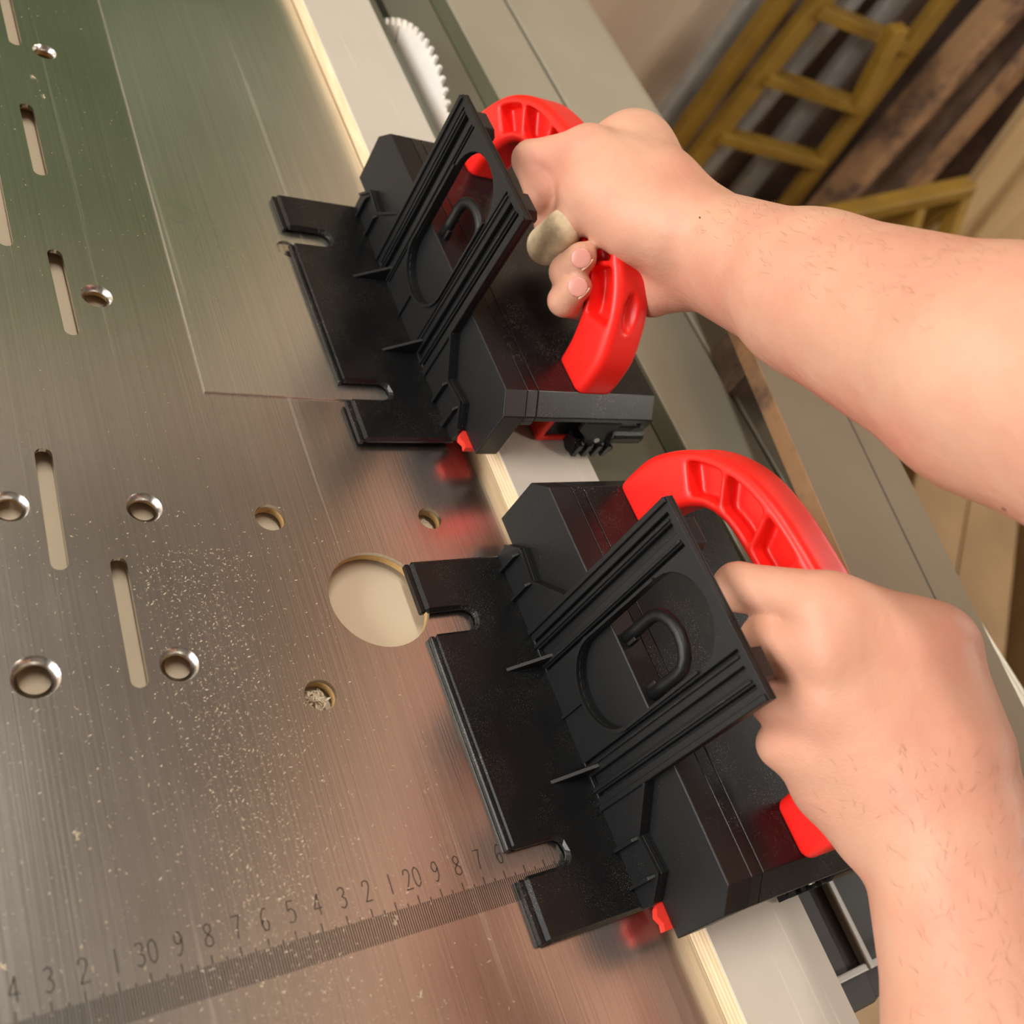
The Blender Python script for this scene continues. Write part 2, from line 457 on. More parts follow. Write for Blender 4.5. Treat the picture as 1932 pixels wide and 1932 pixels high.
saw = tag(empty('table_saw', (15, 40, FZ)), 'table saw with brushed steel top, engraved ruler and raised round blade', 'table saw')
HOLES = [(7.63,24.45,.72,1),(12.75,24.2,.75,1),(18.13,23.44,.70,0),(26.32,23.0,.62,0),(7.54,17.04,.86,1),(12.66,16.85,.76,1),
         (18.0,14.7,.70,0),(12.89,36.27,.72,1),(13.23,54.63,.62,1)]
SLOTS = [(9.22,26.95,9.05,21.75,.34),(11.23,21.5,11.07,16.4,.33),(11.40,38.75,11.42,34.0,.33),(11.6,49.4,11.6,44.6,.33),
         (11.8,60.5,11.8,55.0,.33),(9.35,45.0,9.35,39.3,.33)]
BIG = (22.15, 18.85, 2.45)
rect = [(-45, -12), (37.6, -12), (37.6, 100), (-45, 100)]
slots = [slotpoly(*s) for s in SLOTS]
h_top = [circ(x, y, r) for x, y, r, c in HOLES] + [circ(*BIG, 48)] + slots
mb = MB().prism(rect, 'z', -0.22, 0, holes=h_top)
mb.build('steel_top', M_STEEL, saw)
for x, y, r, c in HOLES:                       # countersunk rings in six of the holes
    if c:
        m = MB(); n = 28
        for q, (rr, z) in enumerate(((r, -0.005), (r*0.68, -0.22), (r*0.68, -0.26))):
            m.v += [(x+rr*math.cos(2*math.pi*i/n), y+rr*math.sin(2*math.pi*i/n), z) for i in range(n)]
        for q in range(2):
            for i in range(n): m.f.append((q*n+i, q*n+(i+1) % n, (q+1)*n+(i+1) % n, (q+1)*n+i))
        m.build('countersink', M_STEEL, saw, smooth=True)
h_un = [circ(x, y, r*0.98 if not c else r*0.9) for x, y, r, c in HOLES] + [circ(BIG[0], BIG[1], BIG[2]*1.005, 48)] + [slotpoly(*s[:4], s[4]+0.4) for s in SLOTS]
MB().prism(rect, 'z', -0.62, -0.26, holes=h_un).build('wooden_underlay', M_UNDER, saw)
MB().box(-45, 37.6, -12, 100, -2, -1.0).build('lower_panel', M_CREAM, saw)
MB().box(-45, -43.5, -12, 100, -8, -0.95).build('side_apron', M_CREAM, saw)
MB().box(-43.5, 37.6, 98.5, 100, -8, -0.95).build('rear_apron', M_CREAM, saw)
MB().box(-43.5, 37.6, -12, -10.5, -8, -0.95).build('front_apron', M_CREAM, saw)
MB().box(-35, 60, 12, 95, FZ, -9).build('cabinet', M_CAB, saw, bevel=1)
# right of the blade
R0 = 3.0
MB().box(38.0, 39.0, R0, 100, -1.0, 0).build('throat_plate', M_INSERT, saw)
MB().box(39.75, 44.8, R0, 100, -1.0, 0).build('throat_plate', M_INSERT, saw)
MB().box(39.0, 39.75, R0, 50, -1.0, 0).build('throat_plate', M_INSERT, saw)
MB().box(39.0, 39.75, 72, 100, -1.0, 0).build('throat_plate', M_INSERT, saw)
MB().box(45.0, 46.7, R0, 100, -1.0, -0.05).build('guide_strip', M_GREENP, saw)
MB().box(46.9, 54.0, R0, 110, -3.0, 0).build('table_extrusion', M_ALU, saw, bevel=0.12)
MB().box(54.5, 65.9, R0, 110, -3.0, 0).build('table_extrusion', M_ALU, saw, bevel=0.12)
MB().box(53.9, 54.6, R0, 110, -3.0, -0.5).build('guide_groove', M_GROOVE, saw)
MB().box(66.0, 66.7, R0, 110, -4.0, -0.15).build('edge_rail', M_ALU, saw, bevel=0.15)
MB().box(37.6, 66.7, R0+0.5, 110, -9, -3.0).build('table_body', M_CAB, saw)
# blade: disc with teeth, rises through the slot
def blade():
    cy, cz, r, n = 60.7, -9.3, 11.95, 76
    m = MB(); pts = []
    for i in range(n):
        for fr, rr in ((0.0, r-0.55), (0.36, r-0.42), (0.52, r), (0.80, r), (0.9, r-0.5)):
            a = 2*math.pi*(i+fr)/n; pts.append((cy + rr*math.cos(a), cz + rr*math.sin(a)))
    m.prism(pts, 'x', 39.28, 39.52, holes=[circ(cy, cz, 1.5)])
    b = m.build('saw_blade', M_BLADE, saw)
    for a in (62, 134):                        # expansion slots
        a = math.radians(a); d = (math.cos(a), math.sin(a))
        k = MB().bar((39.27, cy+d[0]*(r-0.5), cz+d[1]*(r-0.5)), (39.27, cy+d[0]*(r-2.7), cz+d[1]*(r-2.7)), 0.10, 0.02, up=(1, 0, 0))
        k.tube([(39.26, cy+d[0]*(r-2.8), cz+d[1]*(r-2.8)), (39.28, cy+d[0]*(r-2.8), cz+d[1]*(r-2.8))], 0.17)
        k.build('expansion_slot', M_GROOVE, b, origin=tuple(c/S for c in saw.location))
blade()
# engraved ruler: millimetre ticks and hand-cut figures, distance from the blade
M_ENG = plain('engraving', (0.018, 0.015, 0.012), 0.7)
def rx(v): return 39.45 - v
mm = MB(); i = 130
while i <= 420:
    v = i / 10; L = 1.28 if i % 10 == 0 else (1.1 if i % 5 == 0 else 0.98)
    y0 = 4.72 + (v - 15) * 0.008
    mm.box(rx(v)-0.021, rx(v)+0.021, y0, y0+L, 0.0, 0.004); i += 1
tag(mm.build('ruler_ticks', M_ENG, saw), kind='stuff')
G = {'1': [[(.5,0),(.5,1)]],
     '2': [[(.05,.75),(.15,.95),(.5,1),(.85,.92),(.9,.7),(.6,.4),(.1,.0)],[(.02,.0),(1,.0)]],
     '3': [[(.05,.88),(.4,1),(.8,.92),(.85,.7),(.45,.55),(.85,.42),(.9,.18),(.5,0),(.05,.1)]],
     '4': [[(.7,0),(.7,1)],[(.7,1),(.02,.33)],[(.02,.33),(1,.33)]],
     '5': [[(.9,1),(.15,1)],[(.15,1),(.1,.58),(.5,.66),(.88,.5),(.9,.2),(.5,0),(.05,.08)]],
     '6': [[(.85,.95),(.5,1),(.15,.7),(.08,.3),(.35,0),(.75,.02),(.92,.28),(.7,.52),(.35,.5),(.12,.3)]],
     '7': [[(.02,1),(.95,1)],[(.95,1),(.5,.4),(.42,0)]],
     '8': [[(.5,.53),(.15,.68),(.15,.9),(.5,1),(.85,.9),(.85,.68),(.5,.53),(.08,.36),(.08,.1),(.5,0),(.92,.1),(.92,.36),(.5,.53)]],
     '9': [[(.88,.7),(.6,.48),(.25,.52),(.08,.75),(.3,.98),(.7,.98),(.9,.72),(.85,.3),(.5,0),(.15,.05)]],
     '0': [[(.5,0),(.15,.15),(.05,.5),(.15,.85),(.5,1),(.85,.85),(.95,.5),(.85,.15),(.5,0)]]}
def figure(txt, cx, y0, hgt, wd):
    m = MB(); n = len(txt); x0 = cx - (n*wd + (n-1)*0.1)/2
    for k, ch in enumerate(txt):
        for st in G[ch]:
            p = [(x0 + k*(wd+0.1) + a*wd, y0 + b*hgt, 0.002) for a, b in st]
            for a, b in zip(p[:-1], p[1:]): m.bar(a, b, 0.042, 0.004)
    m.build('ruler_figure', M_ENG, saw)
for v in range(16, 40):
    figure('%d' % v if v % 10 == 0 else '%d' % (v % 10), rx(v) + (0.05 if v % 10 else 0.0), 6.32 + (v-16)*0.004, 0.76, 0.30)
# front rail under the overhanging board
M_RAIL = plain('black_rail_plastic', (0.02, 0.018, 0.016), 0.35)
M_RAILW = plain('grey_rail_edge', (0.45, 0.44, 0.42), 0.35, 0.6)
rail = MB().box(38.5, 46.2, -4.8, 2.9, -6.5, -5.2).build('front_rail', M_RAIL, saw, bevel=0.3)
og = tuple(c/S for c in saw.location)
MB().box(45.8, 46.3, -3.3, 2.9, -5.2, -4.6).build('rail_lip', M_RAILW, rail, bevel=0.1, origin=og)
MB().box(38.5, 56, -3.3, -2.9, -5.2, -4.7).build('rail_lip', M_RAILW, rail, bevel=0.1, origin=og)
MB().box(46.3, 56, -4.8, 2.9, -8, -6.5).build('front_rail', M_RAIL, saw, bevel=0.2)

# loose thin steel sheet on the table
m = MB().prism([(16.75, 30.55), (31.1, 30.1), (31.1, 97), (17.6, 97)], 'z', 0.012, 0.12, holes=[circ(23.75, 41.0, 0.62)])
tag(m.build('steel_sheet', M_SHEET, origin=base_of(m)), 'thin grey steel sheet lying loose on the steel saw table', 'steel sheet')

# workpiece
def ply():
    t = NT('plywood_edge'); c = t.n('ShaderNodeTexCoord'); sp = t.n('ShaderNodeSeparateXYZ'); t.l(c.outputs['Object'], sp.inputs[0])
    mul = t.n('ShaderNodeMath', operation='MULTIPLY'); mul.inputs[1].default_value = 1/0.0023; t.l(sp.outputs['Z'], mul.inputs[0])
    fr = t.n('ShaderNodeMath', operation='FRACT'); t.l(mul.outputs[0], fr.inputs[0])
    c1 = t.ramp(fr.outputs[0], [(0.0, (0.40, 0.24, 0.11)), (0.10, (0.74, 0.57, 0.36)), (0.50, (0.78, 0.62, 0.41)), (0.56, (0.60, 0.42, 0.23)), (0.95, (0.64, 0.46, 0.26)), (1.0, (0.40, 0.24, 0.11))])
    f = t.noise(t.coord((30, 30, 300)), 1, 4)
    t.col(t.mix(0.35, c1, t.ramp(f, [(0.3, (0.45, 0.3, 0.16)), (0.7, (0.85, 0.7, 0.5))]))); t.p(Roughness=0.75); return t.m
M_PLY = ply()
def laminate():
    t = NT('grey_laminate'); f = t.noise(t.coord((260, 9, 1), (0, 0, 0.05)), 1, 3, 0.5)
    g = t.noise(t.coord((10, 10, 1)), 1, 3)
    base = t.mix(t.ramp(g, [(0.3, (0,0,0)), (0.7, (1,1,1))]), (0.53, 0.485, 0.415), (0.57, 0.53, 0.46))
    t.col(t.mix(t.ramp(f, [(0.62, (0,0,0)), (0.74, (0.7, 0.7, 0.7))]), base, (0.68, 0.64, 0.57))); t.p(Roughness=0.5); t.bump(f, 0.08, 0.0005); return t.m
M_LAM = laminate()
wb = tag(empty('workpiece_board', (34, 40, 0.0)), 'long narrow plywood board with pale grey face running under both push blocks', 'board')
MB().box(31.25, 37.15, -11, 97, 0.01, 1.08).build('plywood_core', M_PLY, wb)
MB().box(31.24, 37.17, -11, 97, 1.08, 1.15).build('laminate_face', M_LAM, wb)

# ---------------------------------------------------------------- push blocks
def poly_sdf(X, Y, P):
    d = None; sgn = np.ones(np.broadcast(X, Y).shape); n = len(P)
    for i in range(n):
        ax, ay = P[i]; bx, by = P[i-1]; ex, ey = bx-ax, by-ay
        wx, wy = X-ax, Y-ay; t = np.clip((wx*ex+wy*ey)/(ex*ex+ey*ey), 0, 1)
        q = (wx-ex*t)**2 + (wy-ey*t)**2; d = q if d is None else np.minimum(d, q)
        c1 = Y >= ay; c2 = Y < by; c3 = ex*wy > ey*wx
        sgn = np.where((c1 & c2 & c3) | (~c1 & ~c2 & ~c3), -sgn, sgn)
    return sgn*np.sqrt(d)
def smooth_half(pts, n=5):
    out = []; P = [pts[0]] + pts + [pts[-1]]
    for i in range(1, len(P)-2):
        for k in range(n):
            t = k/n; p0, p1, p2, p3 = P[i-1], P[i], P[i+1], P[i+2]
            out.append(tuple(0.5*(2*p1[j]+(p2[j]-p0[j])*t+(2*p0[j]-5*p1[j]+4*p2[j]-p3[j])*t*t+(3*p1[j]-p0[j]-3*p2[j]+p3[j])*t**3) for j in (0,1)))
    out.append(pts[-1]); return out
def handle_net():
    """arch handle in local block coordinates: x across, o along, z up"""
    oh = smooth_half([(9.5,5.0),(9.55,6.3),(9.25,8.1),(7.8,10.4),(5.6,11.95),(3,12.62),(0,12.78)])
    ih = smooth_half([(7.0,5.0),(6.75,6.6),(6.2,8.1),(5.5,9.1),(4.6,9.65),(3.4,9.95),(0,10.1)])
    P = oh + [(-a, b) for a, b in reversed(oh)][1:] + [(-a, b) for a, b in ih] + list(reversed(ih))[1:]
    h = 0.11; xc, hw, r = 35.08, 1.22, 0.5
    fd = Field((33.5, -10.1, 4.9), (37.0, 10.1, 13.3), h)
    Y2, Z2 = np.meshgrid(fd.ax[1], fd.ax[2], indexing='ij')
    d2 = poly_sdf(Y2, Z2, P)
    X = fd.ax[0][:, None, None]; D = d2[None]
    wx = np.abs(X - xc) - hw + r; wy = D + r
    F = np.minimum(np.maximum(wx, wy), 0) + np.sqrt(np.maximum(wx, 0)**2 + np.maximum(wy, 0)**2) - r
    F = np.maximum(F, 5.36 - Z2[None])                      # flat feet
    ang = np.degrees(np.arctan2(Z2 - 5.4, Y2))
    R2 = np.sqrt((Z2-5.4)**2 + Y2**2)
    # pockets open to both flanks, separated by thin ribs
    cuts = [28, 44, 64, 84, 96, 116, 136, 157]
    inset = d2 + 0.52
    for a0, a1 in zip(cuts[:-1], cuts[1:]):
        if (a0, a1) == (84, 96): continue
        am, hwid = (a0+a1)/2, (a1-a0)/2
        da = (np.abs(ang-am) - hwid) * math.pi/180 * R2 + 0.14
        k = 0.25; e = np.maximum(k-np.abs(inset-da), 0)/k
        pk = np.maximum(inset, da) + e*e*k*0.25
        for s in (-1, 1):
            cut = np.maximum(pk[None], (hw - (0.95 if s < 0 else 0.4)) - s*(X - xc))   # keep the web in the middle
            kk = 0.2; e = np.maximum(kk-np.abs(F+cut), 0)/kk
            F = np.maximum(F, -cut) + e*e*kk*0.25
    # oval finger hole in each outer shoulder
    Yg, Zg = Y2[None], Z2[None]
    for s in (-1, 1):
        c = np.array([34.95, s*8.45, 10.25]); 
        e = Field.dell(X, Yg, Zg, c, np.array([0.5, 1.3, 0.85]), [(1,0,0),(0,0.62*s,-0.8),(0,0.8*s,0.62)])
        F = np.maximum(F, -e)
    fd.F = F.astype(np.float32)
    return fd.net(1)
HV, HQ = handle_net()
OUTL = [(-8.8,.45),(-8.8,1.4),(-7.9,2.5),(-6.2,2.3),(-4.45,4.0),(-4.5,11.8),(4.5,11.8),(4.45,4.0),(6.2,2.3),(7.9,2.5),(8.8,1.4),(8.8,.45)]
def stad(hw, z0, z1, n=14, rz0=1.9, rz1=1.9):
    p = []
    for i in range(n+1):
        a = math.pi*i/n; p.append((hw*math.cos(a), z1 - rz1 + rz1*math.sin(a)))
    for i in range(n+1):
        a = math.pi + math.pi*i/n; p.append((hw*math.cos(a), z0 + rz0 + rz0*math.sin(a)))
    return p
def rr(o0, o1, z0, z1): return [(o0, z0), (o1, z0), (o1, z1), (o0, z1)]
def make_block(y0, zoff, label):
    t = tag(empty('push_block', (29, 0, 0)), label, 'push block', 'red handled push blocks riding the board')
    O = (29, 0, 0); B = lambda m, n, mat, **k: m.build(n, mat, k.pop('par', t), origin=O, **k)
    # base plate with two open slots
    def notch(c): return [(24.0, c-0.56), (25.9, c-0.56)] + [(25.9+0.56*math.sin(math.pi*i/8), c-0.56*math.cos(math.pi*i/8)) for i in range(1, 8)] + [(25.9, c+0.56), (24.0, c+0.56)]
    pl = [(24.0, -8.8)] + notch(-5.55) + notch(5.55) + [(24.0, 8.8), (29.3, 8.8), (29.3, -8.8)]
    B(MB().prism(pl, 'z', 0.09, 0.5), 'base_plate', M_BLACK, bevel=0.15, seg=1)
    for a, b in ((-8.75, -6.15), (-4.95, 4.95), (6.15, 8.75)):
        B(MB().prism([(a, 0.02), (b, 0.02), (b, 0.30), (a, 0.30)], 'x', 23.78, 24.02), 'edge_lip', M_BLACK, bevel=0.06)
    # upright: front skin with grooves over a back plate
    hole = stad(2.08, 2.35, 11.25)
    gr = []
    for s in (-1, 1):
        gr.append(rr(*sorted((s*2.95, s*3.42)), 0.6, 11.42))
        gr.append(rr(*sorted((s*2.28, s*2.42)), 0.6, 11.5))
        gr.append(rr(*sorted((s*3.74, s*3.9)), 0.6, 11.5))
    up = B(MB().prism(OUTL, 'x', 29.0, 29.29, holes=[hole] + gr), 'upright_plate', M_BLACKM, bevel=0.03, seg=1)
    B(MB().prism(OUTL, 'x', 29.29, 29.4, holes=[hole]), 'upright_backing', M_BLACKM)
    for s in (-1, 1):
        for o in (2.56, 3.58):
            B(MB().prism(rr(s*o-0.07, s*o+0.07, 0.5, 11.45), 'x', 28.9, 29.0), 'rib', M_BLACKM, par=up, bevel=0.03, seg=1)
        B(MB().prism(rr(s*4.36-0.13, s*4.36+0.13, 0.5, 11.75), 'x', 28.86, 29.0), 'rib', M_BLACKM, par=up, bevel=0.03, seg=1)
        for o in (6.22, 7.85):
            B(MB().prism([(28.72, 0.45), (29.0, 0.45), (29.0, 2.15), (28.72, 1.9)], 'y', s*o-0.075, s*o+0.075), 'rib', M_BLACKM, par=up, bevel=0.02, seg=1)
        # rim that follows the stepped outline
        pts = [(s*8.72, 1.4), (s*7.86, 2.42), (s*6.2, 2.22), (s*4.47, 3.9)]
        rim = MB()
        for (a, b), (c, d) in zip(pts[:-1], pts[1:]): rim.bar((28.93, a, b), (28.93, c, d), 0.14, 0.16, up=(1, 0, 0))
        B(rim, 'outline_rim', M_BLACKM, par=up)
        B(MB().prism([(26.9, 0.48), (29.0, 0.48), (29.0, 1.5)], 'y', s*2.72-0.09, s*2.72+0.09), 'gusset', M_BLACKM, bevel=0.02, seg=1)
        # toothed rack on the back of the tower and its clip
        rk = MB()
        for i in range(48):
            z = 5.6 + i*0.128; rk.add([(29.38, s*4.05-0.2, z), (29.38, s*4.05+0.2, z), (29.38, s*4.05+0.2, z+0.128), (29.38, s*4.05-0.2, z+0.128), (29.52, s*4.05-0.2, z+0.064), (29.52, s*4.05+0.2, z+0.064)],
                                       [(0,1,5,4), (4,5,2,3), (0,4,3), (1,2,5), (3,2,1,0)])
        tag(B(rk, 'toothed_rack', M_BLACKM), kind='stuff')
        B(MB().prism([(29.38, 10.9), (30.5, 10.9), (30.5, 11.15), (30.2, 11.62), (29.38, 11.62)], 'y', s*2.95-0.62, s*2.95+0.62), 'clip_tab', M_BLACK, bevel=0.05)
    # raised rim along the lower half of the opening, with a short centre rib
    ring = MB(); n = 26; prev = None
    for i in range(n+1):
        a = math.pi + math.pi*i/n; p = (28.93, 2.16*math.cos(a), 4.25 + 1.98*math.sin(a))
        if prev: ring.bar(prev, p, 0.16, 0.2, up=(1, 0, 0))
        prev = p
    for s in (-1, 1): ring.bar((28.93, s*2.16, 4.25), (28.93, s*2.1, 9.3), 0.12, 0.16, up=(1, 0, 0))
    B(ring, 'opening_rim', M_BLACKM, par=up)
    B(MB().prism(rr(-0.07, 0.07, 0.5, 2.3), 'x', 28.86, 29.0), 'rib', M_BLACKM, par=up)
    # housing
    prof = [(-10.35, 4.1), (-10.35, 4.42), (-9.4, 5.4), (9.4, 5.4), (10.35, 4.42), (10.35, 4.1)]
    side = [(-10.35, 1.32), (-10.35, 4.42), (-9.4, 5.4), (9.4, 5.4), (10.35, 4.42), (10.35, 1.32)]
    B(MB().prism(side, 'x', 29.42, 30.75), 'side_wall', M_BLACKM, bevel=0.05)
    B(MB().prism(prof, 'x', 30.75, 31.42), 'top_cover', M_BLACK, bevel=0.04)
    B(MB().prism(prof, 'x', 31.45, 39.5), 'top_cover', M_BLACK, bevel=0.04)
    B(MB().box(31.0, 39.3, -9.3, 9.3, 3.2, 4.1), 'inner_frame', M_BLACK)
    for s in (-1, 1):
        B(MB().box(30.75, 31.5, s*10.1-0.22, s*10.1+0.22, 3.75, 4.1), 'end_tab', M_BLACK, bevel=0.05)
        B(MB().box(39.0, 39.6, s*10.1-0.25, s*10.1+0.25, 3.7, 4.15), 'end_tab', M_BLACK, bevel=0.05)
    # red sole strip under the outer wall
    n = 60; a_ = []; 
    for i in range(n+1):
        o = -9.9 + 18.4*i/n; a_.append((29.43 if o > -8.9 else 28.98 + 0.09*math.sin(o*9.0) + (0.1 if abs(o) > 9.7 else 0), o))
    B(MB().prism(a_ + [(30.7, 8.5), (30.7, -9.9)], 'z', 0.98, 1.30), 'rubber_sole', M_REDSOLE)
    # middle and outer legs with their own red soles
    B(MB().box(34.2, 37.4, -9.2, 9.2, 1.5, 3.3), 'leg', M_BLACK, bevel=0.15)
    B(MB().box(33.9, 37.1, -9.3, 9.3, 1.16, 1.5), 'rubber_sole', M_REDSOLE, bevel=0.08)
    B(MB().box(33.85, 34.18, -9.35, 9.35, 1.5, 3.0), 'sole_flange', M_REDSOLE, bevel=0.08)
    for s in (-1, 1):                         # clamp ends: ear, barrel, knurled nut, screw
        ear = []
        for i in range(9):
            a = math.radians(-70 + 250*i/8 - 20); ear.append((36.9 + 0.62*math.cos(a), 2.55 + 0.62*math.sin(a)))
        ear = [(35.2, 3.9), (35.2, 3.2), (36.0, 2.6), (36.25, 2.0), (36.8, 1.75), (37.35, 1.95), (37.6, 2.4), (37.6, 3.2), (37.8, 3.9)]
        e = B(MB().prism(ear, 'y', s*10.1-0.15, s*10.1+0.15), 'clamp_ear', M_BLACKM, bevel=0.06)
        B(MB().tube([(36.85, s*10.2, 2.5), (36.85, s*10.33, 2.5)], 0.16, 16), 'screw', M_RAILW, par=e)
        B(MB().tube([(37.6, s*9.9, 2.75), (39.9, s*9.9, 2.75)], [0.62, 0.62], 18), 'barrel', M_BLACK, bevel=0.06)
        B(MB().box(37.4, 40.1, s*9.7-0.35, s*9.7+0.35, 3.2, 4.1), 'clamp_arm', M_BLACK, bevel=0.1)
        B(MB().tube([(35.6, s*9.9, 1.75), (38.4, s*9.9, 1.75)], [0.5, 0.5], 14), 'knurled_nut', M_BLACK)
        for i in range(4):
            B(MB().box(35.7+i*0.7, 36.0+i*0.7, s*9.9-0.6, s*9.9+0.6, 1.3, 2.2), 'nut_ridge', M_BLACK)
    # D shaped loop standing on the cover
    dl = MB(); pts = [(29.95, 1.35, 5.45), (29.95, 1.35, 7.3)]
    for i in range(9):
        a = math.pi*i/8; pts.append((29.95, 1.35*math.cos(a), 7.3 + 1.05*math.sin(a)))
    pts += [(29.95, -1.35, 7.3), (29.95, -1.35, 5.45)]
    pts = [pts[0], (29.95, 1.35, 6.3)] + pts[2:-2] + [(29.95, -1.35, 6.3), pts[-1]]
    dl.tube(pts, 0.3, 10)
    d = B(dl, 'cover_loop', M_BLACKM, smooth=True)
    for s in (-1, 1): B(MB().box(29.8, 30.1, s*1.05-0.1, s*1.05+0.1, 5.4, 6.0), 'loop_tab', M_BLACKM, par=d, bevel=0.03)
    me = net_mesh('handle', [(HV, HQ)], O)
    h = link('handle', me, M_RED, t)
    t.location = (29*S, y0*S, zoff*S)
    return t
def copy_tree(o, parent=None):
    c = o.copy(); COL.objects.link(c); c.parent = parent
    for ch in list(o.children): copy_tree(ch, c)
    return c
block = make_block(36.2, 0.1, 'red handled black push block farther up the board, beside the saw blade')
b2 = copy_tree(block); b2.location = (29*S, 11.6*S, 0)
b2['label'] = 'red handled black push block nearest the viewer, beside the round hole'
# ---------------------------------------------------------------- the person: two arms gripping the handles, trunk and head out of frame
def v3(*a): return np.array(a, float)
def finger(fd, pts, rs, k=0.12):
    for (a, b), (ra, rb) in zip(zip(pts[:-1], pts[1:]), zip(rs[:-1], rs[1:])): fd.cone(a, b, ra, rb, k)
def combine(lo, hi, h, palm, fingers, k):
    P = Field(lo, hi, h); palm(P)
    G = Field(lo, hi, h)
    for pts, rs in fingers:
        T = Field.__new__(Field); T.lo, T.h, T.n, T.ax = G.lo, G.h, G.n, G.ax; T.F = np.full(G.n, 5.0, np.float32)
        finger(T, pts, rs, 0.25)
        kk = 0.05; e = np.maximum(kk - np.abs(G.F - T.F), 0) / kk
        G.F = np.minimum(G.F, T.F) - e*e*kk*0.25
    e = np.maximum(k - np.abs(P.F - G.F), 0) / k
    P.F = np.minimum(P.F, G.F) - e*e*k*0.25
    return P

# right hand on the far block: palm on the right flank, fingers under the bar, thumb over the top
W1 = v3(*AD(1312, 464, 51.0)); E1 = v3(*AD(1900, 706, 36.0)); d1 = (E1 - W1) / np.linalg.norm(E1 - W1)
EL1 = W1 + d1 * 27
th_mcp = v3(*AX(1112, 288, 34.3)); th_ip = v3(*AX(1002, 302, 33.0)); th_tip = v3(*AX(1022, 372, 33.0))
def palm1(P):
    P.cone(W1, W1 + d1*9, 3.0, 3.5, 0.8, flat=((0.75, 0.2, 0.6), 0.86))
    P.cone(W1 + d1*9, W1 + d1*19, 3.45, 4.3, 1.0)
    P.cone(W1 + d1*19, EL1, 4.3, 4.3, 1.0)
    # back of the hand and knuckles on the right of the bar
    P.cone(W1 - d1*0.5, AX(1195, 300, 37.4), 2.7, 2.1, 1.2)
    P.cone(W1, AX(1190, 470, 38.0), 2.4, 1.9, 1.2)
    P.ell(AX(1198, 280, 37.6), (1.6, 1.9, 1.5), 1.3)
    P.cone(AX(1140, 300, 36.2), AX(1200, 290, 37.4), 1.4, 1.6, 1.2)
    # heel of the hand behind the near end of the grip
    P.cone(W1 + v3(0.2, -0.6, -1.2), AX(1232, 553, 36.9), 1.6, 1.25, 0.8)
    # ball of the thumb across the top of the bar
    P.cone(AX(1270, 430, 35.8), AX(1128, 362, 34.2), 2.2, 1.75, 0.9)
    P.cone(AX(1200, 430, 34.9), AX(1102, 378, 34.0), 1.75, 1.35, 0.7)
    P.cone(AX(1200, 345, 36.0), AX(1240, 352, 36.4), 2.1, 1.9, 1.3)
    P.cone(AX(1160, 330, 35.0), th_mcp, 1.7, 1.35, 0.8)
    P.cone(AX(1068, 342, 34.0), AX(1100, 330, 34.2), 0.95, 1.2, 0.6)
F1 = []
F1.append(([th_mcp, th_ip, th_tip, th_tip + (th_tip - th_ip)*0.12], [1.25, 1.0, 0.82, 0.6]))
tips1 = {}
for nm, (px, py, x), ym in (('index', (1062, 405, 33.7), 38.0), ('middle', (1064, 430, 33.0), 35.6), ('ring', (1096, 487, 33.1), 33.4), ('little', (1090, 541, 33.1), 31.6)):
    tip = v3(*AX(px, py, x)); r = {'index': .8, 'middle': .95, 'ring': .88, 'little': .80}[nm]
    dip = v3(*AX(px - 26, py + 26, x + 0.1)) if nm != 'index' else tip + v3(0.2, 0.6, -1.2)
    pip = v3(36.0, (dip[1]+ym)/2, 8.0 - (0.5 if nm == 'little' else 0)); mc = v3(38.6, ym, 10.0 - (0.8 if nm == 'little' else 0))
    F1.append(([mc, pip + v3(1.6, 0.2, 0), pip, dip, tip], [1.0, 0.95, 0.9, r*1.02, r*0.92])); tips1[nm] = (dip, tip, r)
H1 = combine((29.5, -2, 4), (44, 43, 34), 0.17, palm1, F1, 0.55)

# left hand on the near block: back of the hand towards the viewer, fingers down the left flank and under
W2 = v3(*AX(1768, 1545, 36.2)); 
E2 = v3(*AD(1868, 1960, 36.3)); d2 = (E2 - W2) / np.linalg.norm(E2 - W2); EL2 = W2 + d2 * 25
def palm2(P):
    P.cone(W2, W2 + d2*8, 2.95, 3.5, 0.8)
    P.cone(W2 + d2*8, W2 + d2*18, 3.5, 4.2, 1.0); P.cone(W2 + d2*18, EL2, 4.2, 4.2, 1.0)
    P.cone(W2, AX(1570, 1180, 33.0), 2.8, 1.55, 1.2)
    P.cone(W2, AX(1560, 1290, 32.9), 2.75, 1.55, 1.2)
    P.cone(W2, AX(1550, 1400, 33.1), 2.6, 1.4, 1.2)
    P.cone(W2, AX(1560, 1480, 33.8), 2.4, 1.35, 1.0)
    P.cone(W2, AX(1720, 1240, 35.6), 2.9, 2.0, 1.2)
    P.cone(AX(1800, 1400, 36.3), AX(1775, 1232, 36.7), 2.1, 1.35, 1.0)      # thumb root
    P.ell(AX(1788, 1208, 36.8), (0.9, 0.9, 0.8), 0.6)
    P.cone(AX(1590, 1160, 33.6), AX(1745, 1215, 36.2), 1.45, 1.5, 1.2)
    P.cone(AX(1490, 1400, 32.4), AX(1640, 1560, 34.8), 0.9, 1.5, 1.0)
    P.cone(AX(1530, 1165, 31.9), AX(1600, 1290, 32.9), 0.45, 0.5, 0.9)
F2 = []
thm = v3(*AX(1775, 1232, 36.9))
F2.append(([thm, v3(38.3, 8.6, 11.6), v3(38.2, 11.2, 10.4), v3(37.6, 12.6, 9.6)], [1.25, 1.1, 0.95, 0.7]))
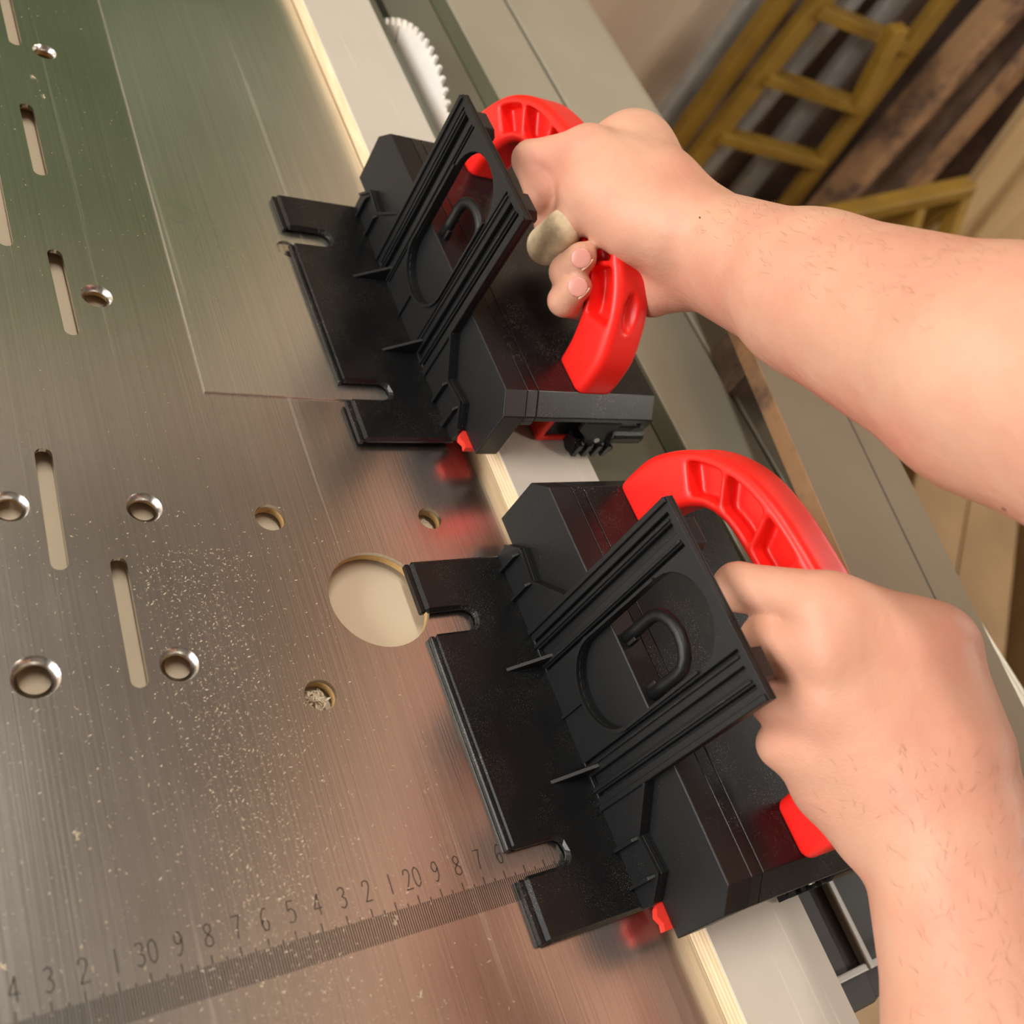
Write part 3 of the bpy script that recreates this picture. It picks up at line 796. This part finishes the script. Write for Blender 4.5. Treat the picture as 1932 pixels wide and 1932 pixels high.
for mc, pip, y_, rs in (((1545, 1135, 32.6), (1392, 1107, 31.9), 13.2, (1.2, 1.0, .88, .72)),
                        ((1560, 1228, 32.5), (1452, 1212, 31.9), 10.4, (1.35, 1.18, .95, .74)),
                        ((1555, 1330, 32.5), (1462, 1322, 32.0), 8.2, (1.2, 0.98, .86, .7)),
                        ((1540, 1425, 32.8), (1470, 1405, 32.3), 6.2, (1.1, 0.86, .75, .62))):
    a = v3(*AX(*mc)); b = v3(*AX(*pip)); c = v3(34.0, y_, 8.7 if y_ > 7 else 8.2); e = v3(36.4, y_, 9.0 if y_ > 7 else 8.4)
    F2.append(([a, b, c, e], list(rs)))
H2 = combine((29, -29, -6), (46, 16, 20), 0.17, palm2, F2, 0.6)
# upper arms, neck and head: outside the frame, but the arms belong to someone
SR = v3(55, -20, 42); SL = v3(21, -37, 34); NB = (SR + SL)/2 + v3(1, -3, 5); HD = NB + v3(-2, 8, 17)
U = Field((2, -60, -5), (75, 12, 76), 0.7)
U.cone(EL1, SR, 4.3, 5.4, 0.5); U.cone(EL2, SL, 4.2, 5.4, 0.5)
U.cone(NB, HD - v3(0, 1, 4), 5.6, 5.4, 2); U.ell(HD, (7.3, 9.3, 11.0), 1.5); U.cone(HD + v3(0, 7.2, -4), HD + v3(0, 5.0, -9), 3.6, 2.6, 2)
U.cone(HD + v3(0, 9.0, 2.0), HD + v3(0, 10.6, -2.4), 0.8, 1.3, 1); U.cone(HD + v3(-1.8, 8.8, -6), HD + v3(1.8, 8.8, -6), 0.7, 0.7, 0.6)
for s in (-1, 1):
    U.ell(HD + v3(s*7.5, 0, -1), (1.0, 2.0, 3.2), 0.6); U.ell(HD + v3(s*3.1, 8.0, 1.0), (1.3, 0.9, 0.8), 0.3); U.cone(HD + v3(s*1.5, 8.9, 2.6), HD + v3(s*4.8, 7.8, 2.8), 0.7, 0.6, 0.6)
trunk = [U.net(1)]
body = net_mesh('person', [H1.net(2), H2.net(2)] + trunk, (36, 0, 0))
person = tag(link('person', body, M_SKIN), 'bare arms reaching in to grip a red handle with each hand', 'person')
person.location = (36*S, 0, 0)
def patch(name, c, r, axes, mat, k=0):
    fd = Field(np.array(c) - max(r) - 0.3, np.array(c) + max(r) + 0.3, 0.05); fd.ell(c, r, 0, axes)
    return link(name, net_mesh(name, [fd.net(1)], (36, 0, 0)), mat, person)
tocam = lambda p: (CAM - p) / np.linalg.norm(CAM - p)
for nm in ('ring', 'little'):
    dip, tip, r = tips1[nm]; n = tocam(tip); dr = tip - dip; dr = dr - n*(n@dr); dr /= np.linalg.norm(dr)
    side = np.cross(n, dr)
    c = tip + n*(r*0.84)
    patch('fingernail', c, (0.52, 0.52, 0.10), [dr, side, n], M_NAIL)
    patch('fingernail_edge', c - side*0.46 - n*0.07, (0.42, 0.12, 0.10), [dr, side, n], M_NAILTIP)
dip, tip, r = tips1['middle']
fd = Field(np.minimum(dip, tip) - 1.6, np.maximum(dip, tip) + 1.6, 0.08)
fd.cone(dip - (tip-dip)*0.25, tip - (tip-dip)*0.05, r*1.1, r*1.04, 0)
link('bandage', net_mesh('bandage', [fd.net(1)], (36, 0, 0)), M_BAND, person)['label'] = 'beige fabric bandage around the middle finger'

def child_net(name, fd, mat):
    return link(name, net_mesh(name, [fd.net(1)], (36, 0, 0)), mat, person)
HIP = v3(47, -58, -10); CH = (SR + SL)/2 + v3(2, -4, -8)
T = Field((0, -90, -30), (80, 10, 56), 0.9)
T.cone(SL + v3(2, -1, -2), SR + v3(-2, -1, -2), 7.0, 7.0, 3); T.cone(CH, HIP, 14.0, 13.5, 4, flat=((0.2, 1, -0.5), 0.72)); T.cone(CH + v3(-6, -2, 0), CH + v3(6, 2, 0), 11.5, 11.5, 4, flat=((0.2, 1, -0.5), 0.8))
T.cone(SR, SR + (EL1 - SR)*0.5, 6.6, 6.2, 2); T.cone(SL, SL + (EL2 - SL)*0.5, 6.6, 6.2, 2)
child_net('shirt', T, plain('dark_shirt_cloth', (0.05, 0.05, 0.06), 0.9, var=0.2, scale=20))
L = Field((15, -90, FZ), (80, -20, 2), 1.1)
L.cone(HIP + v3(-7, -2, 0), HIP + v3(7, 2, 0), 12.5, 12.5, 3)
for s in (-1, 1):
    L.cone(HIP + v3(s*8, s*2, -6), v3(47 + s*10, -56 + s*2, -45), 9.0, 6.4, 2); L.cone(v3(47 + s*10, -56 + s*2, -45), v3(47 + s*11, -59 + s*2, FZ + 9), 6.4, 5.0, 2)
child_net('trousers', L, plain('blue_denim', (0.03, 0.045, 0.09), 0.9, var=0.2, scale=30))
for s in (-1, 1):
    B_ = Field((47 + s*11 - 9, -70, FZ - 1), (47 + s*11 + 9, -30, FZ + 14), 0.7); B_.cone((47 + s*11, -60 + s*2, FZ + 5), (47 + s*12, -44 + s*2, FZ + 3.7), 5.0, 3.6, 1)
    B_.F = np.maximum(B_.F, (FZ + 0.02 - B_.ax[2])[None, None, :]).astype(np.float32)
    child_net('shoe', B_, plain('dark_shoe_leather', (0.03, 0.025, 0.02), 0.5))
HR = Field(HD - 13, HD + 14, 0.6); HR.ell(HD + v3(0, -1.0, 1.6), (7.9, 9.2, 10.6), 0)
Yh = HR.ax[1][None, :, None]; Zh = HR.ax[2][None, None, :]
HR.F = np.maximum(HR.F, (Yh - HD[1]) * 0.6 - (Zh - HD[2]) * 0.6 + 0.5).astype(np.float32)
child_net('hair', HR, plain('brown_hair', (0.06, 0.035, 0.02), 0.6, var=0.3, scale=60))
# fine arm hair, grown from the skin of both forearms
def grow_hair():
    me = person.data; n = len(me.vertices); co = np.empty(n*3); me.vertices.foreach_get('co', co); co = co.reshape(-1, 3)/S + v3(36, 0, 0)
    no = np.empty(n*3); me.vertices.foreach_get('normal', no); no = no.reshape(-1, 3)
    rg = np.random.default_rng(3); m = MB()
    for W_, d_, lo_, hi_, cnt, nx in ((W1, d1, 3, 19, 520, 0.0), (W2, d2, -2, 14, 520, -0.1)):
        t = (co - W_) @ d_; r = np.linalg.norm(co - W_ - t[:, None]*d_, axis=1)
        sel = np.nonzero((t > lo_) & (t < hi_) & (r < 4.8) & (no[:, 2] > nx))[0]
        for i in rg.choice(sel, min(cnt, len(sel)), replace=False):
            p, q = co[i], no[i]; g = -d_*0.6 + rg.normal(0, 0.3, 3); g = g - q*(q@g); g /= np.linalg.norm(g)
            L_ = rg.uniform(0.35, 0.8); a = p - q*0.02; b = p + (g*0.75 + q*0.22)*L_*0.6; c = b + (g*0.95 + q*0.02)*L_*0.5
            w_ = np.cross(g, q)*0.0048
            m.add([a - w_, a + w_, b - w_*0.8, b + w_*0.8, c], [(0, 1, 3, 2), (2, 3, 4)])
    o = m.build('arm_hair', plain('arm_hair_strand', (0.20, 0.10, 0.055), 0.6), person, origin=(36, 0, 0)); o['kind'] = 'stuff'
grow_hair()
def mole(c0, r_):
    me = person.data; n = len(me.vertices); co = np.empty(n*3); me.vertices.foreach_get('co', co); co = co.reshape(-1, 3)/S + v3(36, 0, 0)
    q = (co - CAM) @ RC; pr = np.stack([966 + F_PX*q[:, 0]/q[:, 2], 966 + F_PX*q[:, 1]/q[:, 2]], 1); dd = np.linalg.norm(pr - np.array(c0), axis=1) + np.where(q[:, 2] > 0, 0, 1e6)
    near = np.nonzero(dd < 9)[0]
    if len(near) == 0: return
    i = near[np.argmin(q[near, 2])]; patch('mole', co[i], (r_, r_, r_*0.6), None, plain('mole_skin', (0.16, 0.055, 0.04), 0.6))
mole((1316, 405), 0.085); mole((1892, 967), 0.11)
# ---------------------------------------------------------------- background
M_YEL = plain('yellow_paint', (0.27, 0.155, 0.018), 0.5, var=0.18, scale=12)
M_GREY = plain('grey_aluminium', (0.42, 0.43, 0.43), 0.5, 0.2, var=0.15, scale=20)
M_ROUGH = wood('dirty_timber', (0.11, 0.075, 0.06), (0.20, 0.14, 0.11), (10, 10, 1.2), 0.9, dirt=(0.30, 0.21, 0.15))
M_BARK = wood('raw_timber_edge', (0.30, 0.16, 0.07), (0.48, 0.28, 0.14), (9, 9, 2), 0.8, dirt=(0.12, 0.07, 0.05))
M_PLANK = wood('pale_plank', (0.40, 0.26, 0.12), (0.62, 0.45, 0.24), (20, 20, 0.8), 0.7)
M_PLANKL = wood('pale_floor_plank', (0.20, 0.12, 0.05), (0.40, 0.25, 0.11), (3, 3, 3), 0.7)
M_MDF = plain('fibreboard', (0.20, 0.155, 0.10), 0.75, var=0.06, scale=10)
M_GMACH = plain('green_machine_paint', (0.085, 0.135, 0.06), 0.45, var=0.08, scale=4)

# off-cut laid across the side table, raised on a dark batten
oc = tag(empty('offcut_board', (0, 0, 0)), 'brown plywood off-cut lying skewed across the right side of the saw table', 'board')
za, zb = 3.2, 4.4
A = [AZ(1418, 655, zb), AZ(1612, 1100, zb)]; Bq = [AZ(1600, 640, zb), AZ(1812, 1096, zb), AZ(1932, 1345, zb)]
du = np.array(A[0][:2]) - np.array(A[1][:2]); du /= np.linalg.norm(du); nn = np.array([du[1], -du[0]])
p0 = np.array(A[1][:2]); wdt = float((np.array(Bq[1][:2]) - p0) @ nn)
q = [p0 - du*14, p0 + du*34, p0 + du*34 + nn*wdt, p0 - du*14 + nn*wdt]
MB().prism([tuple(x) for x in q], 'z', za, zb).build('plywood_panel', M_MDF, oc)
e0 = p0 - du*14 - nn*0.04; e1 = p0 + du*34 - nn*0.04
MB().prism([tuple(e0 - nn*0.05), tuple(e1 - nn*0.05), tuple(e1 + nn*0.04), tuple(e0 + nn*0.04)], 'z', za, zb).build('raw_edge', M_BARK, oc)
s0 = p0 + nn*wdt*0.66
MB().prism([tuple(s0 - du*14), tuple(s0 + du*34), tuple(s0 + du*34 + nn*0.12), tuple(s0 - du*14 + nn*0.12)], 'z', zb, zb+0.03).build('pencil_line', M_GROOVE, oc)
bt = MB()
for t_ in (-8, 20):
    a = p0 + du*t_ + nn*1.5; b = p0 + du*t_ + nn*(wdt-3.5)
    bt = MB().bar((*a, (za+0.0)/2), (*b, (za+0.0)/2), 4, za)
    bt.build('spacer_batten', M_ROUGH, oc)

YW = 176.0
def wpt(px, py, y): return AY(px, py, y)
def upright(name, px0, px1, y, wd, th, mat, parent=None, zlo=FZ, ztop=120, lean=4):
    """long straight member leaning on the back wall through two picture points"""
    a = Vector(wpt(*px0, y)); b = Vector(wpt(*px1, y)); d = (b - a) / (b.z - a.z)
    lo = a + d*(zlo + 0.05 - a.z); hi = a + d*(ztop - a.z); lo.y -= lean
    m = MB().bar(lo, hi, wd, th, up=(0, 1, 0))
    return m, lo, hi
# yellow stepladder: two rails, five rungs and a folded brace
def rails(label, name, mat, y, pts, wd, th, ztop, rungs, group=None, cat='ladder'):
    t = tag(empty(name, (0, 0, 0)), label, cat, group); L = []
    for p0_, p1_ in pts:
        m, lo, hi = upright('rail', p0_, p1_, y, wd, th, mat, ztop=ztop); m.build('rail', mat, t, bevel=0.4); L.append((lo, hi))
    (a0, a1), (b0, b1) = L[0], L[-1]
    for z in rungs:
        f = (z - a0.z) / (a1.z - a0.z); g = (z - b0.z) / (b1.z - b0.z)
        MB().bar(a0.lerp(a1, f), b0.lerp(b1, g), 5.0, 2.6, up=(0, 0, 1)).build('rung', mat, t, bevel=0.3)
    return t
rails('yellow stepladder with wide rungs leaning on the back wall', 'step_ladder', M_YEL, 164.0, [((1530, 0), (1300, 282)), ((1765, 0), (1560, 260))], 5.0, 3.0, 60,
      [AY(1440, 262, 164)[2], AY(1530, 160, 164)[2], AY(1620, 40, 164)[2], 8, 28, 48])
rails('single yellow rail standing beside the grey metal rail at the wall', 'yellow_rail', M_YEL, 167.5, [((1452, 0), (1275, 235))], 4.5, 3.5, 70, [], cat='rail')
m, lo, hi = upright('r', (1408, 0), (1258, 195), 173.0, 7.0, 3.0, M_GREY, ztop=75)
tag(m.build('metal_rail', M_GREY, origin=tuple(lo), bevel=0.4), 'grey metal rail leftmost against the back wall', 'rail')
m, lo, hi = upright('r', (1500, 100), (1312, 312), 173.5, 4.0, 2.5, M_GREY, ztop=60)
tag(m.build('metal_rail', M_GREY, origin=tuple(lo), bevel=0.3), 'thin grey metal rail behind the left side of the yellow stepladder', 'rail')
m, lo, hi = upright('r', (1622, 60), (1392, 340), 173.5, 7.0, 2.5, M_GREY, ztop=60)
tag(m.build('metal_rail', M_GREY, origin=tuple(lo), bevel=0.3), 'wide grey metal rail behind the middle of the yellow stepladder', 'rail')
# folded brace of the ladder
m = MB().bar(AY(1695, 50, 154), AY(1620, 195, 154), 4.2, 3.0, up=(0, 1, 0)); 
tag(m.build('ladder_brace', M_YEL, origin=base_of(m), bevel=0.3), 'short yellow brace folded against the right rail of the stepladder', 'brace')
bp = tag(empty('brown_panel', (0, 0, 0)), 'dull brown panel leaning on the wall behind the yellow stepladder', 'panel')
a = Vector(AY(1462, 0, 178.0)); b = Vector(AY(1300, 260, 178.0)); d = (a - b) / (a.z - b.z)
lo = a + d*(FZ + 0.05 - a.z); hi = a + d*(70 - a.z); ex = Vector((125, 0, 0)); ty = Vector((0, 1.5, 0)); fw = Vector((0, -1.0, 0))
MB().add([lo + fw, lo + fw + ex, hi + ex, hi, lo + fw + ty, lo + fw + ex + ty, hi + ex + ty, hi + ty], [(3,2,1,0),(4,5,6,7),(0,1,5,4),(1,2,6,5),(2,3,7,6),(3,0,4,7)]).build('panel_sheet', plain('dull_brown_panel', (0.25, 0.18, 0.145), 0.8, var=0.2, scale=6), bp)
# rough slab with a bark edge
for (p, q_, wd, mat, nm, lab) in (((1885, 0), (1540, 375), 10, M_BARK, 'bark_edge', None), ((1932, 40), (1640, 375), 40, M_ROUGH, 'sawn_face', None)): pass
sl = tag(empty('rough_slab', (0, 0, 0)), 'dirty dark brown timber slab with a raw orange edge standing against the wall', 'timber')
m, lo, hi = upright('x', (1885, 0), (1545, 375), 160.0, 4.2, 9.0, M_BARK, ztop=85); m.build('raw_edge', M_BARK, sl, bevel=0.8)
off = Vector((22.8, 4, 0))
MB().bar(lo + off, hi + off, 41.0, 7.0, up=(0, 1, 0)).build('sawn_face', M_ROUGH, sl)
st = tag(empty('split_board', (0, 0, 0)), 'narrow splintered board leaning in front of the dirty slab', 'timber')
m, lo, hi = upright('x', (1932, 95), (1705, 350), 152.0, 4.0, 3.0, M_BARK, ztop=60); m.build('board', M_BARK, st)
# pale planks at the far right
for i in range(7):
    a = AY(1932, 190, 146.0); b = AY(1800, 365, 146.0)
    d = (Vector(b) - Vector(a)); d = d / d.z
    lo = Vector(a) + d*(FZ + 0.05 - a[2]); hi = Vector(a) + d*(40 - a[2])
    o = Vector((7 + i*14.4, -1.2*(i % 2) - 0.6*i, 0))
    m = MB().bar(lo + o + Vector((0, -3, 0)), hi + o, 13.8, 3.0, up=(0, 1, 0))
    tag(m.build('plank', M_PLANK, origin=base_of(m), bevel=0.2), ['pale sawn plank next to the dirty slab', 'second pale plank from the dirty slab', 'third pale plank from the dirty slab', 'fourth pale plank from the dirty slab',
        'fifth pale plank from the dirty slab', 'sixth pale plank from the dirty slab', 'last pale plank in the row from the dirty slab'][i], 'plank', 'pale planks leaning at the far right')
# small yellow trestle in front of the planks
tr = tag(empty('trestle', (0, 0, 0)), 'small yellow metal trestle standing in front of the pale planks', 'trestle')
yy = 128.0
a = Vector(AY(1560, 410, yy)); b = Vector(AY(1830, 352, yy))
MB().bar(a, b, 4.5, 3.2, up=(0, 0, 1)).build('top_bar', M_YEL, tr, bevel=0.4)
for px, py in ((1815, 365), (1730, 385)):
    p = Vector(AY(px, py, yy)); q_ = Vector((p.x + 9, p.y - 26, FZ)); 
    MB().bar(p, q_, 4, 3.0, up=(1, 0, 0)).build('leg', M_YEL, tr, bevel=0.3)
    q2 = Vector((p.x, p.y + 10, FZ)); MB().bar(p, q2, 4, 3.0, up=(1, 0, 0)).build('leg', M_YEL, tr, bevel=0.3)
# timber stacked on the floor to the right of the saw
pc = np.array(AZ(1830, 1100, FZ)); labs = ['loose plank on the floor closest to the saw', 'second loose plank on the floor right of the saw', 'third loose plank on the floor right of the saw',
    'fourth loose plank on the floor right of the saw', 'fifth loose plank on the floor right of the saw', 'loose plank on the floor farthest from the saw']
ang = math.radians(38)
for i in range(6):
    u = Vector((math.cos(ang), math.sin(ang), 0)); n_ = Vector((math.sin(ang), -math.cos(ang), 0))
    c = Vector((pc[0], pc[1], FZ + 3.0)) + n_*(-38 + i*19.0) + u*(6*(i % 2))
    h_ = [6, 9, 5, 8, 6, 7][i]; c.z = FZ + h_/2 + 0.02
    m = MB().bar(c - u*75, c + u*95, 15.5, h_, up=(0, 0, 1))
    tag(m.build('floor_plank', M_PLANKL, origin=base_of(m), bevel=0.3), labs[i], 'plank', 'loose planks on the floor')
# tall green machine behind the saw, seen only as a reflection in the steel
gm = tag(empty('green_machine', (30, 140, FZ)), 'tall green painted machine cabinet behind the far end of the saw', 'machine')
MB().box(-30, 88, 140, 176, FZ, 20).build('base_cabinet', M_GMACH, gm, bevel=2)
MB().box(-22, 82, 143, 175, 20, 124).build('upper_housing', M_GMACH, gm, bevel=4)
MB().box(-10, 30, 138.6, 140.2, -60, 5).build('access_door', M_GMACH, gm, bevel=0.5)
# sawdust and shavings
rnd = random.Random(5); du_ = MB()
def fleck(x, y, s, z=0.0):
    a = rnd.uniform(0, math.pi); l = s*rnd.uniform(0.6, 2.2); w_ = s*rnd.uniform(0.25, 0.5); t_ = rnd.uniform(0, 0.5)*s
    c, sn = math.cos(a), math.sin(a)
    du_.add([(x-c*l, y-sn*l, z+0.003), (x+sn*w_, y-c*w_, z+0.004), (x+c*l, y+sn*l, z+0.004+t_), (x-sn*w_, y+c*w_, z+0.004+t_)], [(0,1,2,3), (3,2,1,0)])
def blocked(x, y):
    return any((x-h[0])**2 + (y-h[1])**2 < h[2]**2 for h in HOLES) or (x-BIG[0])**2 + (y-BIG[1])**2 < BIG[2]**2 or any(abs(x-(s[0]+s[2])/2) < 0.4 and min(s[1], s[3])-0.4 < y < max(s[1], s[3])+0.4 for s in SLOTS)
for i in range(6500):
    if i % 5 < 3: x = rnd.gauss(14.2, 1.6); y = rnd.uniform(0.5, 22)
    else: x = rnd.uniform(2, 22); y = rnd.uniform(-2, 24)
    if x > 23.3 or blocked(x, y): continue
    fleck(x, y, rnd.choice((0.012, 0.015, 0.018, 0.022, 0.03, 0.045)))
for i in range(260):
    x, y = rnd.uniform(8, 16.5), rnd.uniform(22, 62)
    if not blocked(x, y): fleck(x, y, rnd.choice((0.015, 0.02, 0.03)))
for i in range(160): fleck(rnd.uniform(18.5, 30.5), rnd.uniform(46, 80), rnd.choice((0.02, 0.03)), 0.076)
for x, y, s in ((12.3, 52.1, .22), (12.6, 50.6, .18), (18.2, 5.3, .16), (18.3, 5.5, .12), (7.96, 11.0, .2), (5.3, 7.5, .14), (12.9, 4.7, .12), (18.3, 2.7, .18), (19.2, 2.2, .1)): [fleck(x + rnd.gauss(0, s*0.35), y + rnd.gauss(0, s*0.45), s*0.42, 0.01*j) for j in range(5)]
for i in range(70):
    a, r_ = rnd.uniform(0, 6.28), rnd.uniform(0, 0.5); fleck(18.0 + r_*math.cos(a), 14.7 + r_*math.sin(a), 0.14, -0.35 - rnd.uniform(0, 0.3))
for i in range(40):
    a, r_ = rnd.uniform(0, 6.28), rnd.uniform(0, 0.5); fleck(23.75 + r_*math.cos(a), 41.0 + r_*math.sin(a), 0.12, -0.05)
    a, r_ = rnd.uniform(0, 6.28), rnd.uniform(0, 0.35); fleck(26.32 + r_*math.cos(a), 23.0 + r_*math.sin(a), 0.12, -0.6)
o = du_.build('sawdust', plain('pale_sawdust', (0.72, 0.62, 0.46), 0.7), origin=(12, 12, 0))
tag(o, 'pale sawdust and thin shavings scattered over the steel table', 'sawdust', kind='stuff')
# put each thing's Empty at the thing's own base
bpy.context.view_layer.update()
for o in [q for q in sc.objects if q.type == 'EMPTY' and q.parent is None and q.location.length < 1e-6]:
    P = [c.matrix_world @ Vector(b) for c in o.children for b in c.bound_box]
    if not P: continue
    lo = [min(p[i] for p in P) for i in range(3)]; hi = [max(p[i] for p in P) for i in range(3)]
    d = Vector(((lo[0]+hi[0])/2, (lo[1]+hi[1])/2, lo[2]))
    for c in o.children: c.location -= d
    o.location = d
